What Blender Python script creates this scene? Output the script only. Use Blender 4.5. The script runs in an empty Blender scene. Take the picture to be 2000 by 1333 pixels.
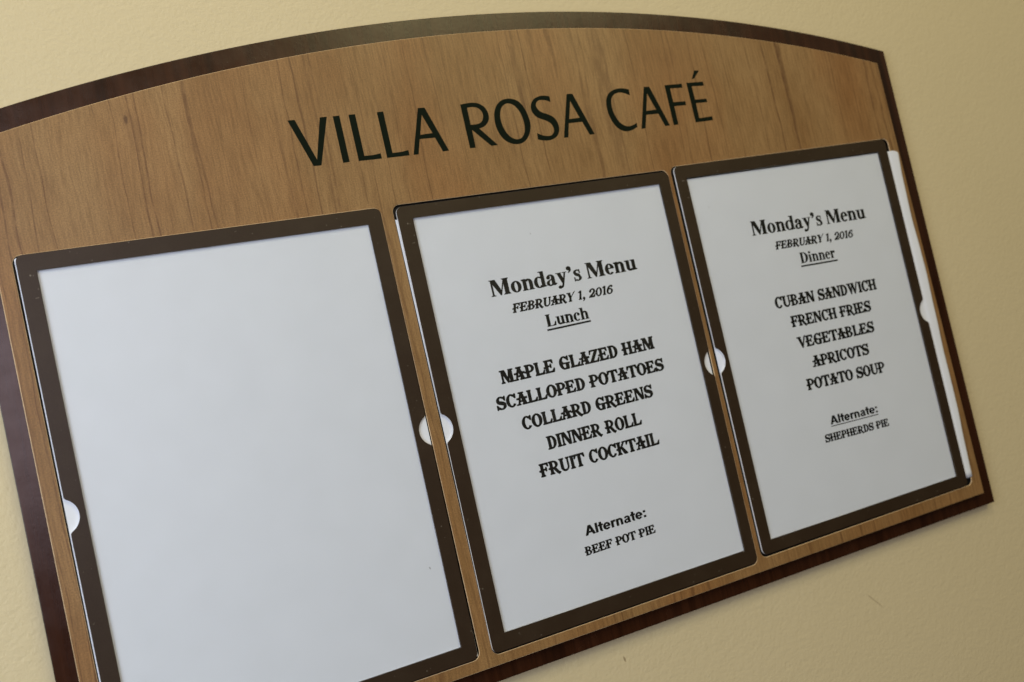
import bpy, math, random
from mathutils import Matrix, Vector
from mathutils.geometry import delaunay_2d_cdt, tessellate_polygon

S = bpy.context.scene
COL = S.collection
HZ = 1.5                      # height of the board's reference point above the floor, metres
MM = 0.001

# ------------------------------------------------------------------ camera
cam_d = bpy.data.cameras.new("camera")
cam = bpy.data.objects.new("camera", cam_d)
COL.objects.link(cam)
cam_d.sensor_width = 36.0
cam_d.sensor_fit = 'HORIZONTAL'
cam_d.lens = 35.416
cam_d.clip_start = 0.01
cam_d.clip_end = 50.0
cam.matrix_world = Matrix((
    (0.887336, 0.180427, -0.424359, -0.010396),
    (-0.405926, -0.130960, -0.904474, -0.612935),
    (-0.218766, 0.974831, -0.042965, HZ - 0.120895),
    (0, 0, 0, 1)))
cam_d.dof.use_dof = True
cam_d.dof.focus_distance = 0.630
cam_d.dof.aperture_fstop = 8.0
S.camera = cam

# ------------------------------------------------------------------ colour management
S.view_settings.view_transform = 'Standard'
S.view_settings.look = 'None'
S.view_settings.exposure = 0.0
S.view_settings.gamma = 1.0
S.view_settings.use_curve_mapping = False

# ------------------------------------------------------------------ room light (world) and lamps
W = bpy.data.worlds.new("World")
S.world = W
W.use_nodes = True
nt = W.node_tree
bg = nt.nodes["Background"]
tc = nt.nodes.new("ShaderNodeTexCoord")
sep = nt.nodes.new("ShaderNodeSeparateXYZ")
nt.links.new(tc.outputs["Generated"], sep.inputs[0])
rz = nt.nodes.new("ShaderNodeValToRGB")
rz.color_ramp.elements[0].position = 0.50
rz.color_ramp.elements[0].color = (0.030, 0.024, 0.018, 1)
rz.color_ramp.elements[1].position = 0.85
rz.color_ramp.elements[1].color = (0.42, 0.38, 0.24, 1)
mr = nt.nodes.new("ShaderNodeMapRange")
mr.inputs["From Min"].default_value = -1
mr.inputs["From Max"].default_value = 1
nt.links.new(sep.outputs["Z"], mr.inputs["Value"])
nt.links.new(mr.outputs[0], rz.inputs["Fac"])
nt.links.new(rz.outputs["Color"], bg.inputs["Color"])
bg.inputs["Strength"].default_value = 1.0


def area_lamp(name, loc, target, sx, sy, power, color):
    d = bpy.data.lights.new(name, 'AREA')
    d.shape = 'RECTANGLE'
    d.size, d.size_y = sx, sy
    d.energy = power
    d.color = color
    o = bpy.data.objects.new(name, d)
    o.location = loc
    o.rotation_euler = (Vector(target) - Vector(loc)).to_track_quat('-Z', 'Y').to_euler()
    COL.objects.link(o)
    return o


area_lamp("window_light", (-0.74, -0.76, HZ + 0.04), (0.0, 0, HZ - 0.12), 0.7, 1.0, 9.8, (0.80, 0.90, 1.0))
area_lamp("far_window_light", (-0.34, -2.5, HZ + 0.24), (-0.1, 0, HZ), 1.2, 0.8, 9.0, (1.0, 0.86, 1.0))
area_lamp("ceiling_light", (1.15, -1.4, HZ + 1.00), (0.5, 0, HZ), 0.9, 0.5, 6.4, (1.0, 0.92, 0.47))
area_lamp("downlight", (0.20, -0.80, HZ + 0.95), (0.20, 0, HZ + 0.05), 0.30, 0.25, 3.4, (1.0, 0.90, 0.66))


# ------------------------------------------------------------------ material helpers
def new_mat(name):
    m = bpy.data.materials.new(name)
    m.use_nodes = True
    t = m.node_tree
    return m, t, t.nodes["Principled BSDF"]


def N(t, kind, **kw):
    n = t.nodes.new(kind)
    for k, v in kw.items():
        if k in n.inputs:
            n.inputs[k].default_value = v
        else:
            setattr(n, k, v)
    return n


def ramp(t, src, stops, interp='LINEAR'):
    r = t.nodes.new("ShaderNodeValToRGB")
    r.color_ramp.interpolation = interp
    e = r.color_ramp.elements
    while len(e) < len(stops):
        e.new(0.5)
    for el, (p, c) in zip(e, stops):
        el.position = p
        el.color = c if len(c) == 4 else (*c, 1)
    t.links.new(src, r.inputs["Fac"])
    return r.outputs["Color"]


def coords(t, scale=(1, 1, 1), loc=(0, 0, 0)):
    tc = t.nodes.new("ShaderNodeTexCoord")
    mp = t.nodes.new("ShaderNodeMapping")
    mp.inputs["Scale"].default_value = scale
    mp.inputs["Location"].default_value = loc
    t.links.new(tc.outputs["Object"], mp.inputs["Vector"])
    return mp.outputs["Vector"]


def noise(t, vec, scale, detail=4, rough=0.55, dist=0.0):
    n = N(t, "ShaderNodeTexNoise", Scale=scale, Detail=detail, Roughness=rough, Distortion=dist)
    t.links.new(vec, n.inputs["Vector"])
    return n.outputs["Fac"]


def mix(t, fac, a, b, mode='MIX'):
    n = t.nodes.new("ShaderNodeMix")
    n.data_type = 'RGBA'
    n.blend_type = mode
    for sock, v in ((n.inputs[0], fac), (n.inputs[6], a), (n.inputs[7], b)):
        if isinstance(v, bpy.types.NodeSocket):
            t.links.new(v, sock)
        else:
            sock.default_value = v if not isinstance(v, tuple) or len(v) == 4 else (*v, 1)
    return n.outputs[2]


def math_n(t, op, a, b=None, c=None):
    n = t.nodes.new("ShaderNodeMath")
    n.operation = op
    for s, v in zip(n.inputs, (a, b, c)):
        if v is None:
            continue
        if isinstance(v, bpy.types.NodeSocket):
            t.links.new(v, s)
        else:
            s.default_value = v
    return n.outputs[0]


def bump(t, height, strength, dist):
    b = N(t, "ShaderNodeBump", Strength=strength, Distance=dist)
    t.links.new(height, b.inputs["Height"])
    return b.outputs["Normal"]


def spot_mask(t, vec, x, y, rx, ry, ang=0.0, warp=None):
    """soft elliptical mask round a point of the board (millimetres)"""
    mp = t.nodes.new("ShaderNodeMapping")
    mp.vector_type = 'TEXTURE'
    mp.inputs["Location"].default_value = (x * MM, y * MM, 0)
    mp.inputs["Rotation"].default_value = (0, 0, ang)
    mp.inputs["Scale"].default_value = (rx * MM, ry * MM, 1)
    t.links.new(vec, mp.inputs["Vector"])
    sp = t.nodes.new("ShaderNodeSeparateXYZ")
    t.links.new(mp.outputs[0], sp.inputs[0])
    d = math_n(t, 'ADD', math_n(t, 'MULTIPLY', sp.outputs[0], sp.outputs[0]),
               math_n(t, 'MULTIPLY', sp.outputs[1], sp.outputs[1]))
    if warp is not None:
        d = math_n(t, 'ADD', d, math_n(t, 'MULTIPLY', math_n(t, 'SUBTRACT', warp, 0.5), 1.6))
    n = N(t, "ShaderNodeMapRange")
    n.interpolation_type = 'SMOOTHSTEP'
    n.inputs["From Min"].default_value = 1.0
    n.inputs["From Max"].default_value = 0.25
    t.links.new(d, n.inputs["Value"])
    return n.outputs[0]


# ------------------------------------------------------------------ materials
def wall_mat():
    m, t, b = new_mat("wall_paint")
    v = coords(t)
    big = noise(t, v, 3.0, 3)
    col = ramp(t, big, [(0.3, (0.635, 0.533, 0.330)), (0.7, (0.665, 0.561, 0.355))])
    w = noise(t, v, 900.0, 2)
    mark = spot_mask(t, v, 314.0, -322.0, 0.9, 2.6, 0.2, w)
    scr = spot_mask(t, v, 541.0, -348.0, 0.8, 11.0, 0.75, w)
    tick = spot_mask(t, v, 664.0, -182.0, 0.9, 2.2, 0.0, w)
    mk = math_n(t, 'MAXIMUM', math_n(t, 'MULTIPLY', mark, 0.7), math_n(t, 'MAXIMUM', math_n(t, 'MULTIPLY', scr, 0.35), math_n(t, 'MULTIPLY', tick, 0.3)))
    col = mix(t, mk, col, (0.22, 0.15, 0.08, 1))
    t.links.new(col, b.inputs["Base Color"])
    h1 = noise(t, v, 430.0, 3, 0.55)
    h2 = noise(t, v, 190.0, 2, 0.5)
    h = math_n(t, 'ADD', math_n(t, 'MULTIPLY', h1, 0.75), math_n(t, 'MULTIPLY', h2, 0.55))
    t.links.new(bump(t, h, 0.45, 0.0010), b.inputs["Normal"])
    b.inputs["Roughness"].default_value = 0.55
    b.inputs["Specular IOR Level"].default_value = 0.5
    return m


BOARD_BASE = (324.5 * MM, -305.0 * MM, 0)


def maple_mat():
    m, t, b = new_mat("maple_laminate")
    v = coords(t, (1, 1, 1), BOARD_BASE)
    # slow wander of the grain sideways
    wob = noise(t, coords(t, (9, 5, 9), (3.1, 0.4, 0)), 1.0, 3)
    wob2 = noise(t, coords(t, (60, 30, 60), (1.7, 2.4, 0)), 1.0, 2)
    sp = t.nodes.new("ShaderNodeSeparateXYZ")
    t.links.new(v, sp.inputs[0])
    xw = math_n(t, 'ADD', sp.outputs[0], math_n(t, 'MULTIPLY', math_n(t, 'SUBTRACT', wob, 0.5), 0.013))
    xw = math_n(t, 'ADD', xw, math_n(t, 'MULTIPLY', math_n(t, 'SUBTRACT', wob2, 0.5), 0.0030))
    cb = t.nodes.new("ShaderNodeCombineXYZ")
    t.links.new(xw, cb.inputs[0])
    t.links.new(sp.outputs[1], cb.inputs[1])

    def stretched(sx, sy, detail, rough, off, dist=0.0):
        mp = t.nodes.new("ShaderNodeMapping")
        mp.inputs["Scale"].default_value = (sx, sy, 1)
        mp.inputs["Location"].default_value = (off, off * 0.37, 0)
        t.links.new(cb.outputs[0], mp.inputs["Vector"])
        return noise(t, mp.outputs[0], 1.0, detail, rough, dist)
    broad = stretched(24, 7.0, 3, 0.55, 5.0)
    col = ramp(t, broad, [(0.30, (0.228, 0.122, 0.043)), (0.50, (0.266, 0.152, 0.059)), (0.70, (0.304, 0.182, 0.075))])
    red = ramp(t, stretched(13, 6.0, 3, 0.5, 41.0), [(0.45, (1, 1, 1)), (0.70, (1.0, 0.88, 0.80))])
    col = mix(t, 1.0, col, red, 'MULTIPLY')
    fine = stretched(640, 45, 4, 0.7, 1.0)
    col = mix(t, 0.9, col, ramp(t, fine, [(0.34, (0.76, 0.72, 0.67)), (0.60, (1.12, 1.12, 1.12))]), 'MULTIPLY')

    # thin dark growth lines: contours of a stretched field, fading in and out
    def contours(sx, sy, levels, off, width):
        fld = stretched(sx, sy, 1, 0.3, off)
        fr = math_n(t, 'FRACT', math_n(t, 'MULTIPLY', fld, levels))
        return ramp(t, fr, [(0.0, (0.2,) * 3), (width * 0.25, (1, 1, 1)), (width * 0.75, (0.9,) * 3), (width, (0.12,) * 3), (width * 1.6, (0, 0, 0))])
    l1 = contours(62, 0.9, 4.0, 9.0, 0.11)
    l2 = contours(120, 1.4, 3.0, 13.0, 0.13)
    g1 = ramp(t, stretched(11, 2.0, 3, 0.6, 21.0), [(0.36, (0.12,) * 3), (0.56, (1, 1, 1))])
    g2 = ramp(t, stretched(10, 4.0, 3, 0.6, 27.0), [(0.46, (0, 0, 0)), (0.66, (0.55,) * 3)])
    lm = mix(t, 1.0, mix(t, 1.0, l1, g1, 'MULTIPLY'), mix(t, 1.0, l2, g2, 'MULTIPLY'), 'ADD')
    brk = ramp(t, stretched(260, 90, 3, 0.6, 33.0), [(0.32, (0.30,) * 3), (0.55, (1, 1, 1))])
    lm = mix(t, 1.0, lm, brk, 'MULTIPLY')
    col = mix(t, math_n(t, 'MULTIPLY', lm, 0.70), col, (0.105, 0.042, 0.014, 1))
    # printed speckle of the laminate
    grit = noise(t, v, 1250.0, 3, 0.7)
    col = mix(t, 0.9, col, ramp(t, grit, [(0.33, (0.72, 0.70, 0.68)), (0.67, (1.28, 1.28, 1.28))]), 'MULTIPLY')
    # one small knot and its halo
    kw = noise(t, v, 260.0, 3)
    halo = spot_mask(t, v, 66.0, 76.0, 6.0, 15.0, 0.05, kw)
    col = mix(t, math_n(t, 'MULTIPLY', halo, 0.30), col, (0.16, 0.075, 0.028, 1))
    knot = spot_mask(t, v, 63.2, 82.0, 1.6, 3.4, 0.05, kw)
    col = mix(t, math_n(t, 'MULTIPLY', knot, 0.8), col, (0.085, 0.036, 0.014, 1))
    t.links.new(col, b.inputs["Base Color"])
    rg = ramp(t, grit, [(0.3, (0.35,) * 3), (0.7, (0.45,) * 3)])
    t.links.new(rg, b.inputs["Roughness"])
    t.links.new(bump(t, grit, 0.25, 0.0003), b.inputs["Normal"])
    b.inputs["Specular IOR Level"].default_value = 0.5
    return m


def mahogany_mat():
    m, t, b = new_mat("mahogany_laminate")
    v = coords(t, (160, 9, 160))
    n1 = noise(t, v, 1.0, 4, 0.6, 0.3)
    col = ramp(t, n1, [(0.30, (0.022, 0.0060, 0.0021)), (0.52, (0.034, 0.0102, 0.0036)), (0.72, (0.044, 0.0140, 0.0054))])
    sm = coords(t)
    streak = ramp(t, noise(t, coords(t, (60, 2.5, 60), (4, 1, 0)), 1.0, 2), [(0.55, (1, 1, 1)), (0.68, (0.6, 0.55, 0.5))])
    col = mix(t, 1.0, col, streak, 'MULTIPLY')
    t.links.new(col, b.inputs["Base Color"])
    smear = noise(t, sm, 60.0, 4, 0.6)
    t.links.new(ramp(t, smear, [(0.35, (0.20,) * 3), (0.65, (0.28,) * 3)]), b.inputs["Roughness"])
    t.links.new(bump(t, noise(t, sm, 500.0, 2), 0.10, 0.0003), b.inputs["Normal"])
    return m


def plain(name, col, rough, spec=0.5, grain=0.0, scale=800.0, bmp=0.0):
    m, t, b = new_mat(name)
    v = coords(t)
    n = noise(t, v, scale, 3)
    lo = tuple(c * (1 - grain) for c in col)
    hi = tuple(c * (1 + grain) for c in col)
    t.links.new(ramp(t, n, [(0.3, lo), (0.7, hi)]), b.inputs["Base Color"])
    b.inputs["Roughness"].default_value = rough
    b.inputs["Specular IOR Level"].default_value = spec
    if bmp:
        t.links.new(bump(t, n, bmp, 0.0002), b.inputs["Normal"])
    return m


def paper_mat(name, base, specks):
    m, t, b = new_mat(name)
    v = coords(t, (1, 1, 1), (base[0] * MM, base[1] * MM, 0))
    n = noise(t, v, 45.0, 3)
    col = ramp(t, n, [(0.3, (0.755, 0.783, 0.862)), (0.7, (0.775, 0.803, 0.885))])
    w = noise(t, v, 1600.0, 2)
    for (x, y, rx, ry, a) in specks:
        s = spot_mask(t, v, x, y, rx, ry, 0.3, w)
        col = mix(t, math_n(t, 'MULTIPLY', s, a * 0.7), col, (0.05, 0.05, 0.05, 1))
    t.links.new(col, b.inputs["Base Color"])
    b.inputs["Roughness"].default_value = 0.75
    b.inputs["Specular IOR Level"].default_value = 0.25
    return m


def pane_mat():
    """matte non-glare acrylic: lets the sheet show through and lays a soft veil of reflection on it"""
    m = bpy.data.materials.new("matte_clear_acrylic")
    m.use_nodes = True
    t = m.node_tree
    for n in list(t.nodes):
        t.nodes.remove(n)
    out = t.nodes.new("ShaderNodeOutputMaterial")
    tr = N(t, "ShaderNodeBsdfTransparent", Color=(0.965, 0.97, 0.972, 1))
    gl = N(t, "ShaderNodeBsdfGlossy", Color=(1, 1, 1, 1))
    t.links.new(ramp(t, noise(t, coords(t), 28.0, 4, 0.6, 0.8), [(0.35, (0.34,) * 3), (0.68, (0.48,) * 3)]), gl.inputs["Roughness"])
    v = coords(t)
    t.links.new(bump(t, noise(t, v, 1400.0, 2), 0.15, 0.0002), gl.inputs["Normal"])
    lw = N(t, "ShaderNodeLayerWeight", Blend=0.5)
    fr = math_n(t, 'ADD', 0.026, math_n(t, 'MULTIPLY', math_n(t, 'POWER', lw.outputs["Facing"], 5.0), 0.9))
    mx = t.nodes.new("ShaderNodeMixShader")
    t.links.new(fr, mx.inputs[0])
    t.links.new(tr.outputs[0], mx.inputs[1])
    t.links.new(gl.outputs[0], mx.inputs[2])
    t.links.new(mx.outputs[0], out.inputs["Surface"])
    return m


M_WALL = wall_mat()
M_MAPLE = maple_mat()
M_MAHOG = mahogany_mat()
M_BORDER = plain("brown_matte_print", (0.030, 0.0172, 0.0085), 0.40, 0.38, 0.12, 1200, 0.12)
_t = M_BORDER.node_tree
_b = _t.nodes["Principled BSDF"]
_src = _b.inputs["Base Color"].links[0].from_socket
_dust = ramp(_t, noise(_t, coords(_t), 420.0, 2, 0.5), [(0.735, (0, 0, 0)), (0.78, (0.55,) * 3)])
_rub = ramp(_t, noise(_t, coords(_t, (30, 30, 30)), 1.0, 4, 0.6), [(0.45, (0, 0, 0)), (0.75, (0.10,) * 3)])
_c = mix(_t, _dust, mix(_t, _rub, _src, (0.12, 0.09, 0.06, 1)), (0.30, 0.26, 0.21, 1))
_t.links.new(_c, _b.inputs["Base Color"])
M_EDGE = plain("polished_acrylic_edge", (0.86, 0.85, 0.88), 0.25, 0.5, 0.02)
M_BLACK = plain("black_pocket_liner", (0.006, 0.005, 0.004), 0.6, 0.3, 0.1)
M_VINYL = plain("black_green_vinyl", (0.0036, 0.0074, 0.0036), 0.6, 0.08, 0.1, 1500, 0.08)
M_INK = plain("black_ink", (0.005, 0.005, 0.0045), 0.8, 0.05, 0.15, 2000)
M_CORE_HIGHLIGHT = plain("pale_core_highlight", (0.78, 0.56, 0.33), 0.5, 0.4, 0.15, 600)  # tan core, lightened further so the colour carries the chamfers' bright highlight
M_BLACKEDGE = plain("dark_laminate_edge", (0.014, 0.008, 0.005), 0.45, 0.4, 0.1)
M_PANE = pane_mat()


# ------------------------------------------------------------------ object helpers
# board plane: x to the right, y up, z towards the room (millimetres); the board stands vertically
ROT = (math.pi / 2, 0, 0)


def tag(o, label=None, cat=None, group=None, kind=None):
    for k, v in (("label", label), ("category", cat), ("group", group), ("kind", kind)):
        if v:
            o[k] = v
    return o


def thing(name, base, label, cat, group=None):
    o = bpy.data.objects.new(name, None)
    o.empty_display_size = 0.02
    o.location = (base[0] * MM, -base[2] * MM, HZ + base[1] * MM)
    o.rotation_euler = ROT
    COL.objects.link(o)
    o["base"] = [float(c) for c in base]
    return tag(o, label, cat, group)


def link_mesh(name, me, mat, root, parent=None):
    """mesh in board coordinates (mm) -> child of root (or of one of its parts)"""
    bx, by, bz = root["base"]
    me.transform(Matrix.Scale(MM, 4) @ Matrix.Translation((-bx, -by, -bz)))
    o = bpy.data.objects.new(name, me)
    COL.objects.link(o)
    o.parent = parent or root
    for mm in (mat if isinstance(mat, (list, tuple)) else [mat]):
        me.materials.append(mm)
    return o


def plate(contours, z0, z1, bevel=0.0, res=2):
    """flat plate of the given outlines (first one outer, the rest holes), chamfered edges"""
    cu = bpy.data.curves.new("tmp", 'CURVE')
    cu.dimensions = '2D'
    cu.fill_mode = 'BOTH'
    for c in contours:
        sp = cu.splines.new('POLY')
        sp.points.add(len(c) - 1)
        for p, q in zip(sp.points, c):
            p.co = (q[0], q[1], 0, 1)
        sp.use_cyclic_u = True
    cu.extrude = (z1 - z0) / 2 - bevel
    cu.bevel_depth = bevel
    cu.bevel_resolution = res
    cu.offset = -bevel
    ob = bpy.data.objects.new("tmp", cu)
    COL.objects.link(ob)
    dg = bpy.context.evaluated_depsgraph_get()
    me = bpy.data.meshes.new_from_object(ob.evaluated_get(dg))
    bpy.data.objects.remove(ob)
    bpy.data.curves.remove(cu)
    me.transform(Matrix.Translation((0, 0, (z0 + z1) / 2)))
    me.materials.clear()
    return me


def round_rect(x0, y0, x1, y1, r, n=8):
    """corners may be given as 4 points (tl, tr, br, bl) through quad_round instead"""
    return quad_round([(x0, y1), (x1, y1), (x1, y0), (x0, y0)], r, n)


def quad_round(q, r, n=8):
    out = []
    k = len(q)
    for i in range(k):
        p0, p1, p2 = (Vector(q[(i - 1) % k]), Vector(q[i]), Vector(q[(i + 1) % k]))
        rr = r[i] if isinstance(r, (list, tuple)) else r
        if rr <= 0:
            out.append(tuple(p1))
            continue
        a = (p0 - p1).normalized() * rr
        b = (p2 - p1).normalized() * rr
        c = p1 + a + b
        for j in range(n + 1):
            t = j / n * math.pi / 2
            out.append(tuple(c - b * math.cos(t) - a * math.sin(t)))
    return out


def smooth_contour(pts):
    """corner points stay, points with a third value are passed through by a spline"""
    n = len(pts)
    out = []
    for i in range(n):
        a, b = pts[i], pts[(i + 1) % n]
        out.append((a[0], a[1]))
        if len(a) < 3 and len(b) < 3:
            continue
        z = pts[(i - 1) % n] if len(a) == 3 else a
        d = pts[(i + 2) % n] if len(b) == 3 else b
        for k in range(1, 5):
            t = k / 5
            o = []
            for j in (0, 1):
                p0, p1, p2, p3 = z[j], a[j], b[j], d[j]
                o.append(0.5 * (2 * p1 + (p2 - p0) * t + (2 * p0 - 5 * p1 + 4 * p2 - p3) * t * t + (3 * p1 - p0 - 3 * p2 + p3) * t ** 3))
            out.append(tuple(o))
    return out


def flat_fill(groups, z):
    """groups of contours (outer + holes) -> one flat mesh at height z"""
    vs, fs = [], []
    for cs in groups:
        v3 = [[Vector((x, y, 0)) for x, y in c] for c in cs]
        flat = [p for c in v3 for p in c]
        off = len(vs)
        for tri in tessellate_polygon(v3):
            a, b, c = (flat[i] for i in tri)
            if (b - a).cross(c - a).z < 0:
                tri = tri[::-1]
            fs.append(tuple(i + off for i in tri))
        vs += [(p.x, p.y, z) for p in flat]
    me = bpy.data.meshes.new("fill")
    me.from_pydata(vs, [], fs)
    me.update()
    return me

# ------------------------------------------------------------------ lettering: every glyph is drawn here in units of the capital height
def ell(cx, cy, rx, ry, wx, wy, a0=0, a1=360, n=None):
    n = n or max(6, int(abs(a1 - a0) / 13))
    q = []
    for i in range(n):
        t0, t1 = (math.radians(a0 + (a1 - a0) * k / n) for k in (i, i + 1))
        q.append([(cx + rx * math.cos(t0), cy + ry * math.sin(t0)), (cx + rx * math.cos(t1), cy + ry * math.sin(t1)),
                  (cx + (rx - wx) * math.cos(t1), cy + (ry - wy) * math.sin(t1)), (cx + (rx - wx) * math.cos(t0), cy + (ry - wy) * math.sin(t0))])
    return q


def rect(x0, y0, x1, y1):
    return [[(x0, y0), (x1, y0), (x1, y1), (x0, y1)]]


def diag(x0, y0, x1, y1, w, w1=None):
    w1 = w if w1 is None else w1
    return [[(x0, y0), (x0 + w, y0), (x1 + w1, y1), (x1, y1)]]


def stem(x, w=.23, y0=0., y1=1., s=.09, b=1, t=1, h=.05, k=.15, sl=None, sr=None):
    sl = s if sl is None else sl
    sr = s if sr is None else sr
    p = [(x - sl, y0), (x + w + sr, y0), (x + w + sr, y0 + h), (x + w, y0 + k)] if b else [(x, y0), (x + w, y0)]
    p += [(x + w, y1 - k), (x + w + sr, y1 - h), (x + w + sr, y1), (x - sl, y1), (x - sl, y1 - h), (x, y1 - k)] if t else [(x + w, y1), (x, y1)]
    if b:
        p += [(x, y0 + k), (x - sl, y0 + h)]
    return [p]


def poly(*p):
    return [list(p)]


def spline(pts, ws, n=6):
    """ribbon along a smooth centre line, width per point"""
    c = []
    m = len(pts)
    for i in range(m - 1):
        p0, p1, p2, p3 = pts[max(i - 1, 0)], pts[i], pts[i + 1], pts[min(i + 2, m - 1)]
        for k in range(n + (i == m - 2)):
            t = k / n
            xy = [0.5 * (2 * p1[j] + (p2[j] - p0[j]) * t + (2 * p0[j] - 5 * p1[j] + 4 * p2[j] - p3[j]) * t * t + (3 * p1[j] - p0[j] - 3 * p2[j] + p3[j]) * t ** 3) for j in (0, 1)]
            c.append((xy[0], xy[1], ws[i] + (ws[min(i + 1, m - 1)] - ws[i]) * t))
    q = []
    e = []
    for i, (x, y, w) in enumerate(c):
        x0, y0, _ = c[max(i - 1, 0)]
        x1, y1, _ = c[min(i + 1, len(c) - 1)]
        l = math.hypot(x1 - x0, y1 - y0) or 1
        nx, ny = -(y1 - y0) / l * w / 2, (x1 - x0) / l * w / 2
        e.append(((x + nx, y + ny), (x - nx, y - ny)))
    for a, b in zip(e, e[1:]):
        q.append([a[0], b[0], b[1], a[1]])
    return q


def spur(x, y=.45):
    return poly((x + .02, y - .12), (x + .02, y + .12), (x - .07, y + .055), (x - .15, y + .05), (x - .15, y - .05), (x - .07, y - .055))


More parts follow.
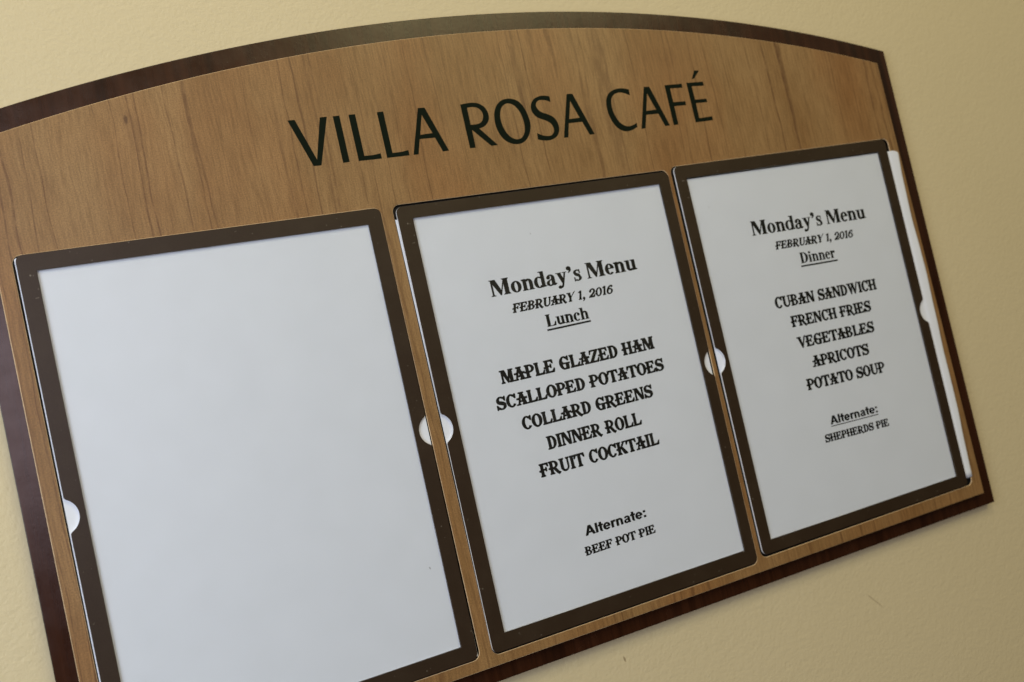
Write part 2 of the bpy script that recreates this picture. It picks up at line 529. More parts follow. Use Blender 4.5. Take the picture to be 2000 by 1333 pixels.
_E_TOP = poly((.2, 1), (.80, 1), (.82, .70), (.75, .70), (.62, .89), (.2, .90))
_E_BOT = poly((.2, 0), (.84, 0), (.91, .31), (.83, .31), (.66, .11), (.2, .10))
_E_MID = poly((.3, .46), (.52, .46), (.56, .36), (.64, .36), (.64, .68), (.56, .68), (.52, .56), (.3, .56))
_BOWL_P = ell(.42, .70, .41, .30, .22, .10, -90, 90) + rect(.28, .90, .43, 1) + rect(.28, .40, .43, .50)
_C = ell(.47, .5, .43, .52, .24, .10, 52, 322) + poly((.80, 1.02), (.88, 1.02), (.86, .66), (.78, .66), (.60, .88), (.70, .96))
DISPLAY = {   # heavy woodtype-like capitals with wedge serifs and side spurs: (advance, polygons)
    'A': (1.0, diag(.10, 0, .40, 1, .13) + poly((.58, 0), (.88, 0), (.58, 1), (.36, 1)) + rect(.24, .24, .68, .34) + rect(.25, .92, .70, 1)
          + rect(-.02, 0, .33, .08) + rect(.47, 0, .99, .08) + poly((.24, .40), (.30, .60), (.12, .55), (.04, .57), (.04, .44), (.12, .46)) + poly((.72, .38), (.66, .62), (.86, .57), (.94, .60), (.94, .44), (.86, .46))),
    'B': (.94, stem(.12, b=0, t=0) + spur(.12) + rect(.03, .95, .3, 1) + rect(.03, 0, .3, .05) + ell(.40, .75, .38, .25, .21, .09, -90, 90) + ell(.42, .27, .42, .27, .23, .09, -90, 90)
          + rect(.28, .91, .42, 1) + rect(.28, 0, .44, .09) + rect(.28, .48, .44, .58)),
    'C': (.93, _C),
    'D': (.93, stem(.12, b=0, t=0) + rect(.02, .93, .3, 1) + rect(.02, 0, .3, .07) + ell(.40, .5, .46, .5, .24, .10, -90, 90) + rect(.28, .90, .42, 1) + rect(.28, 0, .42, .10)),
    'E': (.95, stem(.12, sr=0) + spur(.12) + _E_TOP + _E_BOT + _E_MID),
    'F': (.88, stem(.12) + spur(.12) + _E_TOP + _E_MID),
    'G': (1.0, ell(.47, .5, .43, .52, .24, .10, 52, 300) + poly((.80, 1.02), (.88, 1.02), (.86, .66), (.78, .66), (.60, .88), (.70, .96)) + poly((.60, 0), (.86, 0), (.86, .46), (.60, .46)) + rect(.42, .42, .97, .50) + spur(.36, .5) + rect(.5, -.01, .8, .09)),
    'H': (1.02, stem(.12) + spur(.12) + stem(.66, .23) + rect(.3, .45, .7, .55)),
    'I': (.48, stem(.12)),
    'K': (1.0, stem(.12) + diag(.28, .42, .70, 1, .16) + rect(.60, .93, .98, 1) + poly((.38, .58), (.50, .70), (.98, .06), (.98, 0), (.66, 0)) + spur(.12)),
    'L': (.90, stem(.12, sr=.05) + poly((.2, 0), (.82, 0), (.90, .33), (.82, .33), (.66, .12), (.2, .11))),
    'M': (1.20, stem(.12, .12, t=0) + rect(.0, .93, .35, 1) + poly((.10, 1), (.42, 1), (.70, .12), (.58, 0)) + poly((.56, 0), (.66, 0), (.86, 1), (.78, 1)) + stem(.80, .24, t=0) + rect(.74, .93, 1.14, 1)),
    'N': (1.04, stem(.12, .13, t=0) + rect(.0, .93, .36, 1) + poly((.10, 1), (.40, 1), (.92, 0), (.68, 0)) + stem(.78, .13, b=0)),
    'O': (.95, ell(.47, .5, .45, .52, .25, .10)),
    'P': (.88, stem(.12) + spur(.12) + _BOWL_P),
    'R': (1.0, stem(.12) + spur(.12) + _BOWL_P + poly((.34, .46), (.60, .46), (.90, .06), (.99, .07), (1.0, .0), (.84, -.12), (.66, .02))),
    'S': (.88, ell(.42, .735, .36, .285, .22, .10, 40, 215) + spline([(.10, .70), (.22, .58), (.45, .50), (.68, .40), (.74, .27)], [.12, .24, .27, .25, .14]) + ell(.43, .265, .40, .285, .23, .10, -150, 20)
          + poly((.74, 1.02), (.82, 1.02), (.80, .66), (.73, .66), (.60, .86), (.66, .94)) + poly((.02, -.02), (.10, -.02), (.24, .14), (.10, .36), (.03, .36))),
    'T': (.96, stem(.36, .24, t=0) + poly((.02, 1), (.94, 1), (.97, .68), (.89, .68), (.76, .89), (.20, .89), (.07, .68), (-.01, .68))),
    'U': (1.0, stem(.12, .23, y0=.3, b=0) + stem(.74, .12, y0=.3, b=0) + ell(.49, .34, .37, .36, .22, .11, 180, 300) + ell(.49, .34, .37, .36, .12, .11, 300, 360)),
    'V': (.98, poly((.10, 1), (.38, 1), (.60, .16), (.52, -.02), (.46, -.02)) + poly((.47, -.02), (.56, -.02), (.96, 1.10), (.80, .98)) + rect(.0, .93, .46, 1)),
    'W': (1.42, poly((.10, 1), (.36, 1), (.52, .16), (.46, -.02), (.40, -.02)) + poly((.40, -.02), (.48, -.02), (.72, .96), (.62, .96)) + poly((.56, 1), (.82, 1), (1.0, .16), (.92, -.02), (.86, -.02)) + poly((.87, -.02), (.96, -.02), (1.36, 1.10), (1.20, .98)) + rect(.0, .93, .44, 1) + rect(.50, .93, .88, 1)),
    'Y': (.98, stem(.36, .22, y1=.5, t=0) + poly((.08, 1), (.38, 1), (.58, .50), (.36, .40)) + poly((.46, .42), (.58, .48), (1.06, 1.16), (.86, 1.0)) + rect(-.02, .93, .46, 1)),
    'Z': (.90, poly((.08, 1), (.84, 1), (.84, .92), (.18, .90), (.10, .68), (.03, .68)) + poly((.02, .08), (.30, .08), (.84, .94), (.56, .92)) + poly((.02, 0), (.80, 0), (.88, .33), (.80, .33), (.66, .11), (.02, .09))),
    '0': (.86, ell(.43, .48, .39, .50, .20, .10)),
    '1': (.62, stem(.24, .20, t=0) + poly((.24, 1.0), (.44, 1.0), (.44, .8), (.08, .80), (.08, .86))),
    '2': (.88, ell(.42, .70, .36, .30, .20, .12, -20, 170) + spline([(.70, .66), (.55, .42), (.30, .22), (.12, .06)], [.22, .22, .18, .14]) + poly((.04, 0), (.76, 0), (.84, .34), (.76, .34), (.62, .16), (.08, .16)) + ell(.18, .72, .13, .13, .13, .13)),
    '6': (.86, ell(.43, .31, .38, .33, .19, .10) + spline([(.16, .36), (.20, .62), (.42, .88), (.66, .92)], [.20, .20, .14, .12]) + ell(.66, .86, .11, .11, .11, .11)),
    ',': (.42, ell(.2, .1, .13, .13, .13, .13) + spline([(.26, .1), (.26, -.08), (.12, -.22)], [.14, .1, .04])),
    ' ': (.47, []),
}
_tn = .055
ROMAN = {   # bold book face with bracketed hairline serifs
    'M': (1.36, stem(.12, .07, h=.02, k=.08, s=.11, t=0) + rect(.02, .97, .3, 1) + poly((.08, 1), (.40, 1), (.74, .22), (.64, 0)) + poly((.63, 0), (.67, 0), (1.02, 1), (.96, .92)) + stem(.96, .25, h=.02, k=.10, s=.09, sl=.10)),
    'L': (.98, stem(.14, .25, h=.02, k=.10, s=.10, b=0) + rect(.04, 0, .5, .03) + poly((.3, 0), (.90, 0), (.95, .36), (.90, .36), (.80, .16), (.62, .05), (.3, .05))),
    'D': (1.06, stem(.14, .25, h=.02, k=.08, s=.10, sr=0) + ell(.44, .5, .56, .5, .26, .055, -90, 90) + rect(.3, .945, .46, 1) + rect(.3, 0, .46, .055)),
    'o': (.74, ell(.37, .345, .33, .36, .20, .055)),
    'n': (.84, stem(.12, .20, y1=.70, t=0, h=.02, k=.09, s=.08) + poly((.03, .70), (.30, .72), (.32, .6), (.12, .58), (.03, .66)) + ell(.47, .47, .26, .235, .19, .10, 0, 150) + stem(.54, .20, y1=.5, t=0, h=.02, k=.09, s=.08)),
    'd': (.84, ell(.36, .345, .32, .36, .20, .06, 60, 320) + poly((.5, .66), (.6, .60), (.6, .52), (.46, .60)) + poly((.45, .08), (.6, .20), (.6, .08), (.5, -.01)) + rect(.54, .08, .74, 1) + poly((.42, 1), (.74, 1), (.74, .9), (.54, .93), (.42, .955)) + poly((.54, .0), (.84, .03), (.84, .07), (.74, .12), (.54, .15))),
    'a': (.74, stem(.40, .20, y0=.1, y1=.5, b=0, t=0) + ell(.34, .48, .26, .225, .18, .07, 0, 150) + ell(.19, .52, .105, .105, .105, .105) + ell(.28, .17, .24, .19, .17, .05, 100, 330) + spline([(.22, .32), (.34, .37), (.46, .42)], [.07, .07, .06]) + poly((.40, .12), (.46, .0), (.60, -.01), (.72, .08), (.70, .12), (.60, .12), (.5, .3))),
    'y': (.76, poly((.10, .68), (.32, .68), (.50, .20), (.40, -.02), (.37, .0)) + rect(.0, .67, .40, .70) + rect(.48, .67, .76, .70) + spline([(.64, .68), (.46, .14), (.32, -.18), (.20, -.24)], [.065, .07, .09, .08]) + ell(.15, -.20, .11, .10, .11, .10)),
    '\u2019': (.44, ell(.20, .88, .14, .13, .14, .13) + spline([(.27, .88), (.28, .74), (.14, .60)], [.14, .10, .03])),
    's': (.58, ell(.29, .53, .23, .18, .15, .06, 40, 215) + spline([(.10, .50), (.20, .42), (.36, .34), (.46, .22)], [.10, .18, .18, .10]) + ell(.29, .17, .25, .19, .16, .06, -150, 20) + rect(.44, .46, .48, .70) + rect(.05, -.02, .09, .24)),
    'e': (.66, ell(.34, .345, .31, .36, .20, .055, 8, 318) + rect(.14, .36, .65, .42)),
    'u': (.84, rect(.12, .2, .32, .68) + poly((.02, .69), (.32, .69), (.32, .58), (.12, .62), (.02, .65)) + ell(.37, .22, .25, .235, .19, .10, 180, 330) + rect(.54, .06, .74, .68) + poly((.44, .69), (.74, .69), (.74, .58), (.54, .62), (.44, .65)) + poly((.54, .0), (.84, .03), (.84, .07), (.74, .12), (.54, .15))),
    'c': (.66, ell(.36, .345, .32, .36, .20, .055, 50, 318) + ell(.52, .52, .11, .11, .11, .11)),
    'h': (.84, stem(.12, .20, y1=1, t=0, h=.02, k=.09, s=.08) + poly((.02, 1), (.32, 1), (.32, .88), (.12, .92), (.02, .955)) + ell(.47, .47, .26, .235, .19, .10, 0, 150) + stem(.54, .20, y1=.5, t=0, h=.02, k=.09, s=.08)),
    'i': (.44, stem(.12, .20, y1=.69, t=0, h=.02, k=.09, s=.08) + poly((.02, .69), (.32, .69), (.32, .58), (.12, .62), (.02, .65)) + ell(.21, .90, .12, .115, .12, .115)),
    'r': (.66, stem(.12, .20, y1=.70, t=0, h=.02, k=.09, s=.08) + poly((.03, .69), (.30, .69), (.32, .6), (.12, .58), (.03, .65)) + spline([(.28, .46), (.38, .62), (.52, .64)], [.08, .12, .12]) + ell(.52, .585, .105, .11, .105, .11)),
    ' ': (.37, []),
}
GROTESK = {   # bold sans
    'A': (1.0, poly((.0, 0), (.22, 0), (.60, 1), (.37, 1)) + poly((.76, 0), (1.0, 0), (.62, 1), (.40, 1)) + rect(.24, .22, .76, .38)),
    'l': (.40, rect(.09, 0, .30, 1)),
    't': (.48, rect(.12, .15, .33, .96) + rect(.0, .56, .46, .73) + ell(.32, .20, .20, .22, .20, .16, 180, 285)),
    'e': (.78, ell(.38, .36, .36, .38, .20, .16, 8, 322) + rect(.08, .29, .73, .42)),
    'r': (.54, rect(.09, 0, .30, .72) + spline([(.22, .45), (.32, .62), (.52, .64)], [.14, .18, .20])),
    'n': (.86, rect(.09, 0, .30, .72) + ell(.46, .46, .29, .28, .20, .17, 0, 150) + rect(.55, 0, .75, .47)),
    'a': (.80, rect(.46, .10, .66, .5) + ell(.38, .49, .29, .25, .20, .14, 0, 165) + ell(.30, .20, .25, .22, .18, .13, 90, 330) + poly((.28, .29), (.5, .32), (.5, .46), (.28, .42)) + poly((.46, .2), (.66, .2), (.73, 0), (.52, 0))),
    ':': (.46, rect(.12, 0, .33, .2) + rect(.12, .52, .33, .72)),
    ' ': (.4, []),
}
_cache = {}


def glyph(font, ch):
    key = (id(font), ch)
    if key not in _cache:
        g = {id(DISPLAY): (.034, .030), id(ROMAN): (.028, .008), id(GROTESK): (.035, .020)}[id(font)]   # ink gain
        polys = [[(x + dx, y + dy) for x, y in p] for p in font[ch][1] for dx, dy in ((g[0], 0), (-g[0], 0), (0, g[1]), (0, -g[1]))]
        vs, fs = [], []
        for p in polys:
            q = []
            for a in p:
                if not q or math.dist(a, q[-1]) > 1e-5:
                    q.append(a)
            if math.dist(q[0], q[-1]) < 1e-5:
                q.pop()
            if len(q) < 3:
                continue
            ar = sum(a[0] * b[1] - b[0] * a[1] for a, b in zip(q, q[1:] + q[:1]))
            if ar < 0:
                q.reverse()
            fs.append(list(range(len(vs), len(vs) + len(q))))
            vs += [Vector(a) for a in q]
        if not fs:
            _cache[key] = ([], [])
        else:
            v, e, f, ov, oe, of = delaunay_2d_cdt(vs, [], fs, 1, 1e-5)
            tri = [t for t, o in zip(f, of) if o]
            _cache[key] = ([(p.x, p.y) for p in v], tri)
    return _cache[key]


def line_mesh(font, text, a, b, cap, z, slant=0.0, track=0.0):
    """a line of text from point a to point b on its baseline (mm), capitals cap mm high"""
    x = 0.0
    vs, fs = [], []
    for ch in text:
        adv = font[ch][0]
        gv, gf = glyph(font, ch)
        off = len(vs)
        vs += [(x + p[0] + slant * p[1], p[1]) for p in gv]
        fs += [tuple(i + off for i in t) for t in gf]
        x += adv + track - (.035 if font is DISPLAY else 0)
    lo = min(v[0] - slant * v[1] for v in vs)
    hi = max(v[0] - slant * v[1] for v in vs)
    a, b = Vector(a), Vector(b)
    ux = (b - a) / (hi - lo)
    up = Vector((-(b - a).y, (b - a).x)).normalized() * cap
    o = [a + ux * (v[0] - slant * v[1] - lo) + up * v[1] + ux.normalized() * (slant * v[1] * cap) for v in vs]
    me = bpy.data.meshes.new("line")
    me.from_pydata([(p.x, p.y, z) for p in o], [], fs)
    me.update()
    return me


def bar_mesh(a, b, th, z):
    me = bpy.data.meshes.new("bar")
    me.from_pydata([(a[0], a[1] - th, z), (b[0], b[1] - th, z), (b[0], b[1], z), (a[0], a[1], z)], [], [(0, 1, 2, 3)])
    me.update()
    return me

# ------------------------------------------------------------------ outlines of the sign's large vinyl letters (mm; a third value marks a smooth point)
TITLE = [
    ('V',[[(158.57,72.9),(163.19,72.94),(172.08,46.02),(179.66,73.05),(184.38,73.16),(174.11,42.01),(169.04,42.04)]]),
    ('I',[[(188.3,73.07),(192.72,73.14),(192.92,42.27),(188.49,42.04)]]),
    ('L',[[(198.84,73.12),(203.38,73.2),(203.54,45.1),(209.6,45.13,1),(214.81,45.7),(214.93,42.1),(199.06,42.11)]]),
    ('L',[[(218.36,73.16),(222.81,73.3),(222.98,45.04),(229.31,45.18,1),(234.34,45.86),(234.39,42.23),(218.58,42.11)]]),
    ('A',[[(247.38,73.49),(252.25,73.4),(262.99,42.49),(258.5,42.34),(255.03,52.3),(243.97,52.37),(240.76,42.17),(237.2,42.26)],[(249.09,68.57),(253.88,55.6),(244.97,55.24)]]),
    ('R',[[(278.57,73.31),(283.96,73.83,1),(288.83,73.76,1),(292.45,72.8,1),(295.74,70.39,1),(297.56,66.94,1),(297.83,62.97,1),(296.53,59.8,1),(293.97,57.24,1),(291.6,56.15,1),(288.69,55.44),(299.97,42.61),(294.82,42.57),(283.1,54.99),(282.88,42.49),(278.62,42.53)],[(282.96,70.65),(286.38,70.85,1),(289.43,70.43,1),(291.9,69.07,1),(293.43,66.64,1),(293.52,63.68,1),(292.45,61.15,1),(290.44,59.37,1),(286.93,58.61,1),(282.92,58.59)]]),
    ('O',[[(316.39,74.47,1),(320.81,73.27,1),(324.17,70.66,1),(326.7,66.09,1),(328.18,60.27,1),(328.39,54.89,1),(326.91,50.01,1),(323.72,45.3,1),(319.35,42.41,1),(314.48,41.8,1),(310.05,42.84,1),(305.74,45.75,1),(302.92,50.31,1),(301.47,56.05,1),(301.77,61.96,1),(302.87,66.15,1),(305.29,70.24,1),(308.85,73.09,1),(312.38,74.3,1)],[(314.84,71.1,1),(317.83,70.02,1),(320.46,67.46,1),(322.66,63.09,1),(323.51,57.67,1),(323.34,53.02,1),(322.11,49.13,1),(319.57,46.21,1),(316.41,45.19,1),(313.31,45.83,1),(310.27,48.12,1),(307.94,51.81,1),(306.6,56.57,1),(306.38,61.55,1),(307.34,65.76,1),(309.26,68.91,1),(311.85,70.68,1)]]),
    ('S',[[(348.3,73.54),(344.46,74.36,1),(340.74,74.39,1),(336.31,73.06,1),(333.3,70.61,1),(331.75,67.37,1),(331.65,64.02,1),(333.26,60.86,1),(336.35,58.4,1),(340.7,56.49,1),(343.94,54.5,1),(345.65,51.64,1),(345.74,48.59,1),(344.31,46.36,1),(341.59,45.2,1),(337.92,45.46,1),(335.19,46.4,1),(331.92,48.12),(331.51,43.57),(334.6,42.59,1),(339.28,41.96,1),(343.94,42.68,1),(347.91,44.99,1),(350.14,48.85,1),(350.4,52.55,1),(349.4,56.04,1),(346.95,58.97,1),(343.33,60.98,1),(339.61,62.49,1),(337.15,64.56,1),(336.0,67.35,1),(336.8,69.81,1),(339.22,71.3,1),(342.2,71.33,1),(345.39,70.62,1),(348.13,69.28)]]),
    ('A',[[(362.54,74.08),(367.31,73.98),(378.13,42.92),(373.94,42.81),(370.13,52.79),(359.0,52.78),(356.0,42.58),(352.43,42.69)],[(364.16,68.74),(368.82,55.93),(360.06,55.75)]]),
    ('C',[[(415.61,73.41),(411.64,74.5,1),(407.29,74.83,1),(402.28,74.09,1),(397.69,71.82,1),(394.8,68.39,1),(393.53,64.31,1),(393.24,59.46,1),(393.93,54.52,1),(395.78,49.48,1),(398.38,45.75,1),(401.75,43.34,1),(405.9,42.32,1),(410.49,42.86,1),(415.58,44.74),(415.73,48.0),(411.85,46.42,1),(407.29,46.04,1),(403.66,47.53,1),(400.82,50.41,1),(398.78,54.79,1),(397.7,59.77,1),(398.0,64.98,1),(399.37,68.37,1),(402.2,70.77,1),(406.06,71.69,1),(410.34,71.11,1),(415.37,69.02)]]),
    ('A',[[(429.08,74.33),(433.96,74.14),(444.46,43.22),(440.04,43.2),(436.47,53.05),(425.71,53.11),(422.3,43.09),(418.76,43.03)],[(430.63,69.05),(435.38,56.25),(426.58,56.05)]]),
    ('F',[[(447.77,74.24),(463.66,74.22),(463.55,71.0),(452.25,71.36),(452.19,60.63),(463.33,60.49),(463.18,57.44),(452.33,57.49),(452.18,43.28),(447.93,43.17)]]),
    ('E',[[(468.08,74.56),(483.76,74.39),(483.7,71.13),(472.27,71.6),(472.57,60.91),(483.3,60.91),(483.37,58.13),(472.59,58.15),(472.48,46.33),(484.79,46.81),(484.66,43.65),(468.27,43.37)],'+',[(477.98,83.66),(482.48,83.35),(476.19,77.24),(473.99,77.28)]]),
]


# ------------------------------------------------------------------ the wall behind
def build_wall():
    zw = -13.0
    n = 2
    me = bpy.data.meshes.new("wall")
    x0, x1, y0, y1 = -2600, 3200, -1480, 1300
    me.from_pydata([(x0, y0, zw), (x1, y0, zw), (x1, y1, zw), (x0, y1, zw),
                    (x0, y0, zw - 100), (x1, y0, zw - 100), (x1, y1, zw - 100), (x0, y1, zw - 100)], [],
                   [(0, 1, 2, 3), (7, 6, 5, 4), (0, 4, 5, 1), (1, 5, 6, 2), (2, 6, 7, 3), (3, 7, 4, 0)])
    me.transform(Matrix.Scale(MM, 4))
    o = bpy.data.objects.new("wall", me)
    o.location = (0, 0, HZ)
    o.rotation_euler = ROT
    me.materials.append(M_WALL)
    COL.objects.link(o)
    tag(o, "pale yellow painted wall with a fine pebbly roller texture behind the sign", "wall", kind="structure")


build_wall()


# ------------------------------------------------------------------ the sign board
def arched(x0, x1, x0b, x1b, yb, cx, peak, R, n=64):
    pts = [(x0b, yb), (x1b, yb)]
    for i in range(n + 1):
        x = x1 + (x0 - x1) * i / n
        pts.append((x, peak - R + math.sqrt(R * R - (x - cx) ** 2)))
    return pts


POCKETS = [
    quad_round([(-11.6, 10.1), (206.1, 10.3), (207.4, -286.0), (-11.0, -285.6)], 5.0),
    quad_round([(214.4, 10.5), (432.4, 10.2), (432.6, -287.0), (216.1, -287.0)], 5.0),
    quad_round([(435.6, 11.9), (657.4, 12.2), (659.4, -283.6), (436.6, -284.6)], 5.0),
]
Z_MAPLE, Z_MAHOG, Z_WALL = -1.0, -6.0, -13.0

board = thing("menu_board", (324.5, -305.0, Z_WALL),
              "wide arched two-tone wooden wall sign with a mahogany backing, maple face and three menu pockets", "sign")
backing = link_mesh("backing_panel", plate([arched(-31.6, 683.2, -31.6, 684.6, -305.0, 326.0, 138.3, 1308.0)], Z_WALL, Z_MAHOG, 0.45), [M_MAHOG, M_BLACKEDGE], board)
front = link_mesh("front_panel", plate([arched(-20.2, 667.2, -20.2, 669.9, -293.7, 324.5, 123.7, 1281.0)] + POCKETS, Z_MAHOG, Z_MAPLE, 0.5), [M_MAPLE, M_CORE_HIGHLIGHT], board)

for o in (backing, front):
    for p in o.data.polygons:
        p.material_index = 0 if p.normal.z > 0.9 else 1


def shrink(c, d):
    cx = sum(p[0] for p in c) / len(c)
    cy = sum(p[1] for p in c) / len(c)
    return [(p[0] - d * (1 if p[0] > cx else -1), p[1] - d * (1 if p[1] > cy else -1)) for p in c]


def join_meshes(*ms):
    import bmesh
    bm = bmesh.new()
    for m in ms:
        bm.from_mesh(m)
        bpy.data.meshes.remove(m)
    me = bpy.data.meshes.new("joined")
    bm.to_mesh(me)
    bm.free()
    return me


for c in POCKETS:
    ring = plate([shrink(c, 0.03), shrink(c, 0.22)], -3.4, -1.45)
    floor = plate([shrink(c, 0.03)], -3.9, -3.4)
    link_mesh("pocket", join_meshes(ring, floor), M_BLACK, board)

for ch, cs in TITLE:
    groups = []
    cur = []
    for c in cs:
        if c == '+':
            groups.append(cur)
            cur = []
        else:
            cur.append(smooth_contour(c))
    groups.append(cur)
    link_mesh("letter", flat_fill(groups, Z_MAPLE + 0.05), M_VINYL, board, front)
for o in front.children:
    o.matrix_parent_inverse = Matrix.Identity(4)


# ------------------------------------------------------------------ window covers
def notch(x, y, side, R=10.2, off=3.9, f=1.0):
    """half-round thumb notch in a vertical edge; side +1 bites to the right, run downwards"""
    cx = x - side * off
    h = math.sqrt(R * R - off * off)
    a = math.atan2(h, off)
    pts = [(x, y + h + f), (x + side * 0.25, y + h + 0.35 * f)]
    for i in range(1, 24):
        t = a - 2 * a * i / 24
        pts.append((cx + side * R * math.cos(t), y + R * math.sin(t)))
    pts += [(x + side * 0.25, y - h - 0.35 * f), (x, y - h - f)]
    return pts


def corner(x, y, r, q, n=7):
    """rounded corner, quadrant q: 0 tr, 1 tl, 2 bl, 3 br (counter-clockwise)"""
    cx = x - r * (1 if q in (0, 3) else -1)
    cy = y - r * (1 if q in (0, 1) else -1)
    return [(cx + r * math.cos(math.pi / 2 * (q + k / n)), cy + r * math.sin(math.pi / 2 * (q + k / n))) for k in range(n + 1)]


def cover(x0, x1, yt, yb, win, nl, nr, label):
    root = thing("menu_cover", ((x0 + x1) / 2, yb, -1.5), label, "sign cover", "framed clear covers in the pockets of the sign")
    out = corner(x1, yt, 4.2, 0) + corner(x0, yt, 4.2, 1) + notch(x0, nl, 1) + corner(x0, yb, 4.2, 2) + corner(x1, yb, 4.2, 3) + notch(x1, nr, -1)[::-1]
    wx0, wx1, wyt, wyb = win
    me = plate([out, [(wx0, wyt), (wx1, wyt), (wx1, wyb), (wx0, wyb)]], -1.5, 0.0, 0.18, 2)
    b = link_mesh("border", me, [M_BORDER, M_EDGE], root)
    bx, by, _ = root["base"]
    for p in me.polygons:
        p.material_index = 0
        if abs(p.normal.z) < 0.5:
            c = p.center / MM
            X, Y = c.x + bx, c.y + by
            inner = wx0 - 0.4 < X < wx1 + 0.4 and wyb - 0.4 < Y < wyt + 0.4
            if not inner:
                p.material_index = 1
    e = 0.04
    link_mesh("clear_pane", plate([[(wx0 + e, wyt - e), (wx1 - e, wyt - e), (wx1 - e, wyb + e), (wx0 + e, wyb + e)]], -1.45, -0.04), M_PANE, root)
    return root


cover(-9.8, 205.75, 10.0, -285.1, (0, 196, 0, -275.0), -137.6, -137.3,
      "brown-bordered matte clear cover over the blank white sheet, in the left pocket")
cover(216.2, 431.9, 8.7, -285.8, (226.7, 422.7, 0.2, -274.9), -138.3, -136.9,
      "brown-bordered matte clear cover over the lunch menu, in the middle pocket")
cover(437.8, 653.2, 11.5, -282.7, (447.6, 643.6, 1.8, -273.3), -136.3, -135.7,
      "brown-bordered matte clear cover over the dinner menu, in the right pocket")

# ------------------------------------------------------------------ printed sheets
Z_PAPER = -1.58
GROUP_SHEETS = "white sheets in the pockets of the sign"
blank = thing("paper_sheet", (98, -284.0, Z_PAPER - 0.2), "blank white sheet with no writing, in the left pocket of the sign", "paper", GROUP_SHEETS)
link_mesh("sheet", plate([[(-10.3, 8.6), (205.8, 8.6), (206.3, -284.0), (-10.45, -284.0)]], Z_PAPER - 0.2, Z_PAPER),
          paper_mat("blank_paper", (98, -284.0), [(187.5, -222.0, 0.5, 1.1, 0.8), (124, -238.5, 0.7, 0.25, 0.5), (120, -240, 0.3, 0.2, 0.6), (84, -43, 1.0, 0.6, 0.12)]), blank)

M_PAPER2 = paper_mat("lunch_paper", (323, -282.0), [(309.5, -21.5, 0.45, 0.7, 0.8), (262, -212, 0.7, 0.7, 0.12)])
lunch = thing("paper_sheet", (323, -282.0, Z_PAPER - 0.2), "white sheet printed with the lunch menu, in the middle pocket of the sign", "paper", GROUP_SHEETS)
link_mesh("sheet", plate([[(214.95, 0.9), (431.3, 2.6), (431.3, -282.0), (217.5, -282.0)]], Z_PAPER - 0.2, Z_PAPER), M_PAPER2, lunch)

M_PAPER3 = paper_mat("dinner_paper", (550, -277.6), [(462.5, -22.3, 0.7, 1.0, 0.45), (472, -247, 0.8, 0.8, 0.25), (590, -160, 0.5, 0.5, 0.5)])
dinner = thing("paper_sheet", (550, -277.6, Z_PAPER - 0.2), "white sheet printed with the dinner menu, its right edge sticking out past the cover", "paper", GROUP_SHEETS)


def dinner_sheet():
    """sheet whose right edge has slipped out over the maple strip and waves a little"""
    edge = [(0.6, 662.3), (0.2, 664.0), (-1.0, 665.5), (-3.0, 665.7), (-20, 664.4), (-54.6, 663.4), (-85, 664.3), (-107.8, 664.8), (-140, 664.0), (-178.5, 662.8), (-216.3, 663.0), (-250, 661.6), (-277.5, 660.9)]

    def ex(y):
        for (ya, xa), (yb, xb) in zip(edge, edge[1:]):
            if ya >= y >= yb:
                t = (ya - y) / (ya - yb)
                t = t * t * (3 - 2 * t) if ya < -4 else t
                return xa + (xb - xa) * t
        return edge[0][1] if y > 0 else edge[-1][1]
    ys = [1.1, 0.6, 0.2, -0.4, -1.0, -2.0, -3.0, -6.0] + [-10 - 267.5 * i / 60 for i in range(61)]
    xs0 = [437.95, 445, 500, 560, 620, 645, 652, 654, 655, 656, 657]
    vs, fs = [], []
    rows = []
    for y in ys:
        xe = ex(y) if y < 1.0 else 660.5
        row = []
        for x in xs0 + [xe - 2.2, xe - 1.0, xe]:
            t = min(1, max(0, (x - 653.4) / (657.6 - 653.4)))
            t = t * t * (3 - 2 * t)
            z = Z_PAPER + t * (0.98 + 0.12 * math.sin(y * 0.055) + 0.08 * math.sin(y * 0.13 + 1))
            row.append(len(vs))
            vs.append((x, y, z))
        rows.append(row)
    for r0, r1 in zip(rows, rows[1:]):
        for a, b, c, d in zip(r0, r0[1:], r1[1:], r1):
            fs.append((d, c, b, a))
    n = len(vs)
    vs += [(x, y, z - 0.16) for x, y, z in vs]
    k = len(rows[0])
    fs += [tuple(i + n for i in f[::-1]) for f in fs]
    loop = rows[0] + [r[-1] for r in rows[1:]] + rows[-1][::-1][1:] + [r[0] for r in rows[::-1][1:-1]]
    for a, b in zip(loop, loop[1:] + loop[:1]):
        fs.append((a, b, b + n, a + n))
    me = bpy.data.meshes.new("sheet")
    me.from_pydata(vs, [], fs)
    me.update()
    for p in me.polygons:
        p.use_smooth = abs(p.normal.z) > 0.3
    return me


link_mesh("sheet", dinner_sheet(), M_PAPER3, dinner)
sheet_of = {lunch: [o for o in lunch.children][0], dinner: [o for o in dinner.children][0]}
Z_INK = Z_PAPER + 0.02


def text(root, name, font, s, a, b, cap, slant=0.0, under=None):
    p = sheet_of[root]
    link_mesh(name, line_mesh(font, s, a, b, cap, Z_INK, slant), M_INK, root, p)
    if under:
        link_mesh("underline", bar_mesh(*under, Z_INK), M_INK, root, p)


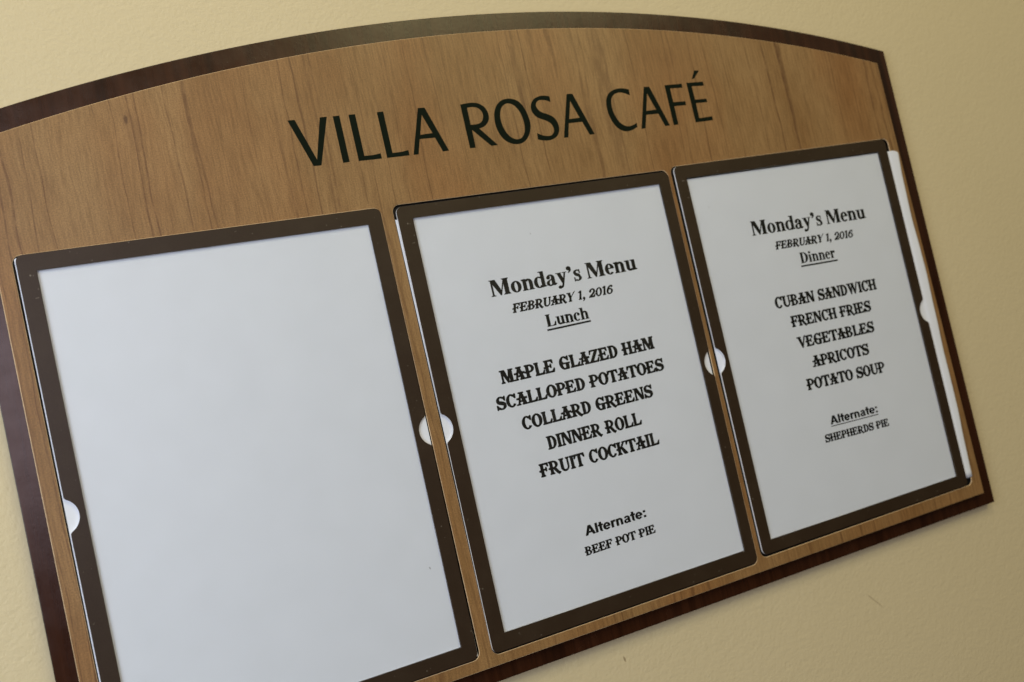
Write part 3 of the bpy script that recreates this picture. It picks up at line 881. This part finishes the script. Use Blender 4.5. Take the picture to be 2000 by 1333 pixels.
Q = '\u2019'
text(lunch, "heading", ROMAN, "Monday" + Q + "s Menu", (270.2, -60.0), (388.3, -58.9), 11.1)
text(lunch, "date", DISPLAY, "FEBRUARY 1, 2016", (282.7, -73.3), (363.6, -72.6), 6.1, 0.24)
text(lunch, "meal_title", ROMAN, "Lunch", (306.2, -87.1), (340.5, -86.9), 8.4, 0, ((305.9, -88.7), (341.0, -88.2), 1.3))
text(lunch, "menu_item", DISPLAY, "MAPLE GLAZED HAM", (263.3, -118.6), (387.7, -117.2), 8.7)
text(lunch, "menu_item", DISPLAY, "SCALLOPED POTATOES", (256.4, -135.2), (391.6, -133.8), 8.4)
text(lunch, "menu_item", DISPLAY, "COLLARD GREENS", (271.7, -151.8), (377.5, -150.5), 8.5)
text(lunch, "menu_item", DISPLAY, "DINNER ROLL", (286.7, -168.6), (363.4, -167.6), 8.7)
text(lunch, "menu_item", DISPLAY, "FRUIT COCKTAIL", (276.4, -185.4), (373.9, -184.3), 8.7)
text(lunch, "alternate_title", GROTESK, "Alternate:", (299.9, -231.4), (349.6, -230.8), 6.5)
text(lunch, "alternate_item", DISPLAY, "BEEF POT PIE", (296.4, -244.2), (354.3, -243.2), 5.7)

text(dinner, "heading", ROMAN, "Monday" + Q + "s Menu", (496.6, -49.3), (614.6, -50.8), 11.1)
text(dinner, "date", DISPLAY, "FEBRUARY 1, 2016", (515.2, -63.0), (595.9, -64.2), 6.1, 0.24)
text(dinner, "meal_title", ROMAN, "Dinner", (537.0, -77.2), (573.3, -77.8), 8.4, 0, ((536.4, -78.9), (574.5, -79.5), 1.3))
text(dinner, "menu_item", DISPLAY, "CUBAN SANDWICH", (502.6, -107.9), (608.0, -109.4), 8.5)
text(dinner, "menu_item", DISPLAY, "FRENCH FRIES", (513.4, -124.5), (596.9, -125.6), 8.4)
text(dinner, "menu_item", DISPLAY, "VEGETABLES", (515.0, -141.5), (595.1, -142.4), 8.4)
text(dinner, "menu_item", DISPLAY, "APRICOTS", (524.7, -158.2), (584.2, -158.9), 8.4)
text(dinner, "menu_item", DISPLAY, "POTATO SOUP", (514.2, -174.5), (596.2, -175.9), 8.4)
text(dinner, "alternate_title", GROTESK, "Alternate:", (528.7, -204.6), (578.3, -205.3), 6.4, 0, ((528.7, -205.7), (578.4, -206.7), 0.7))
text(dinner, "alternate_item", DISPLAY, "SHEPHERDS PIE", (519.7, -216.9), (586.8, -218.1), 5.8)
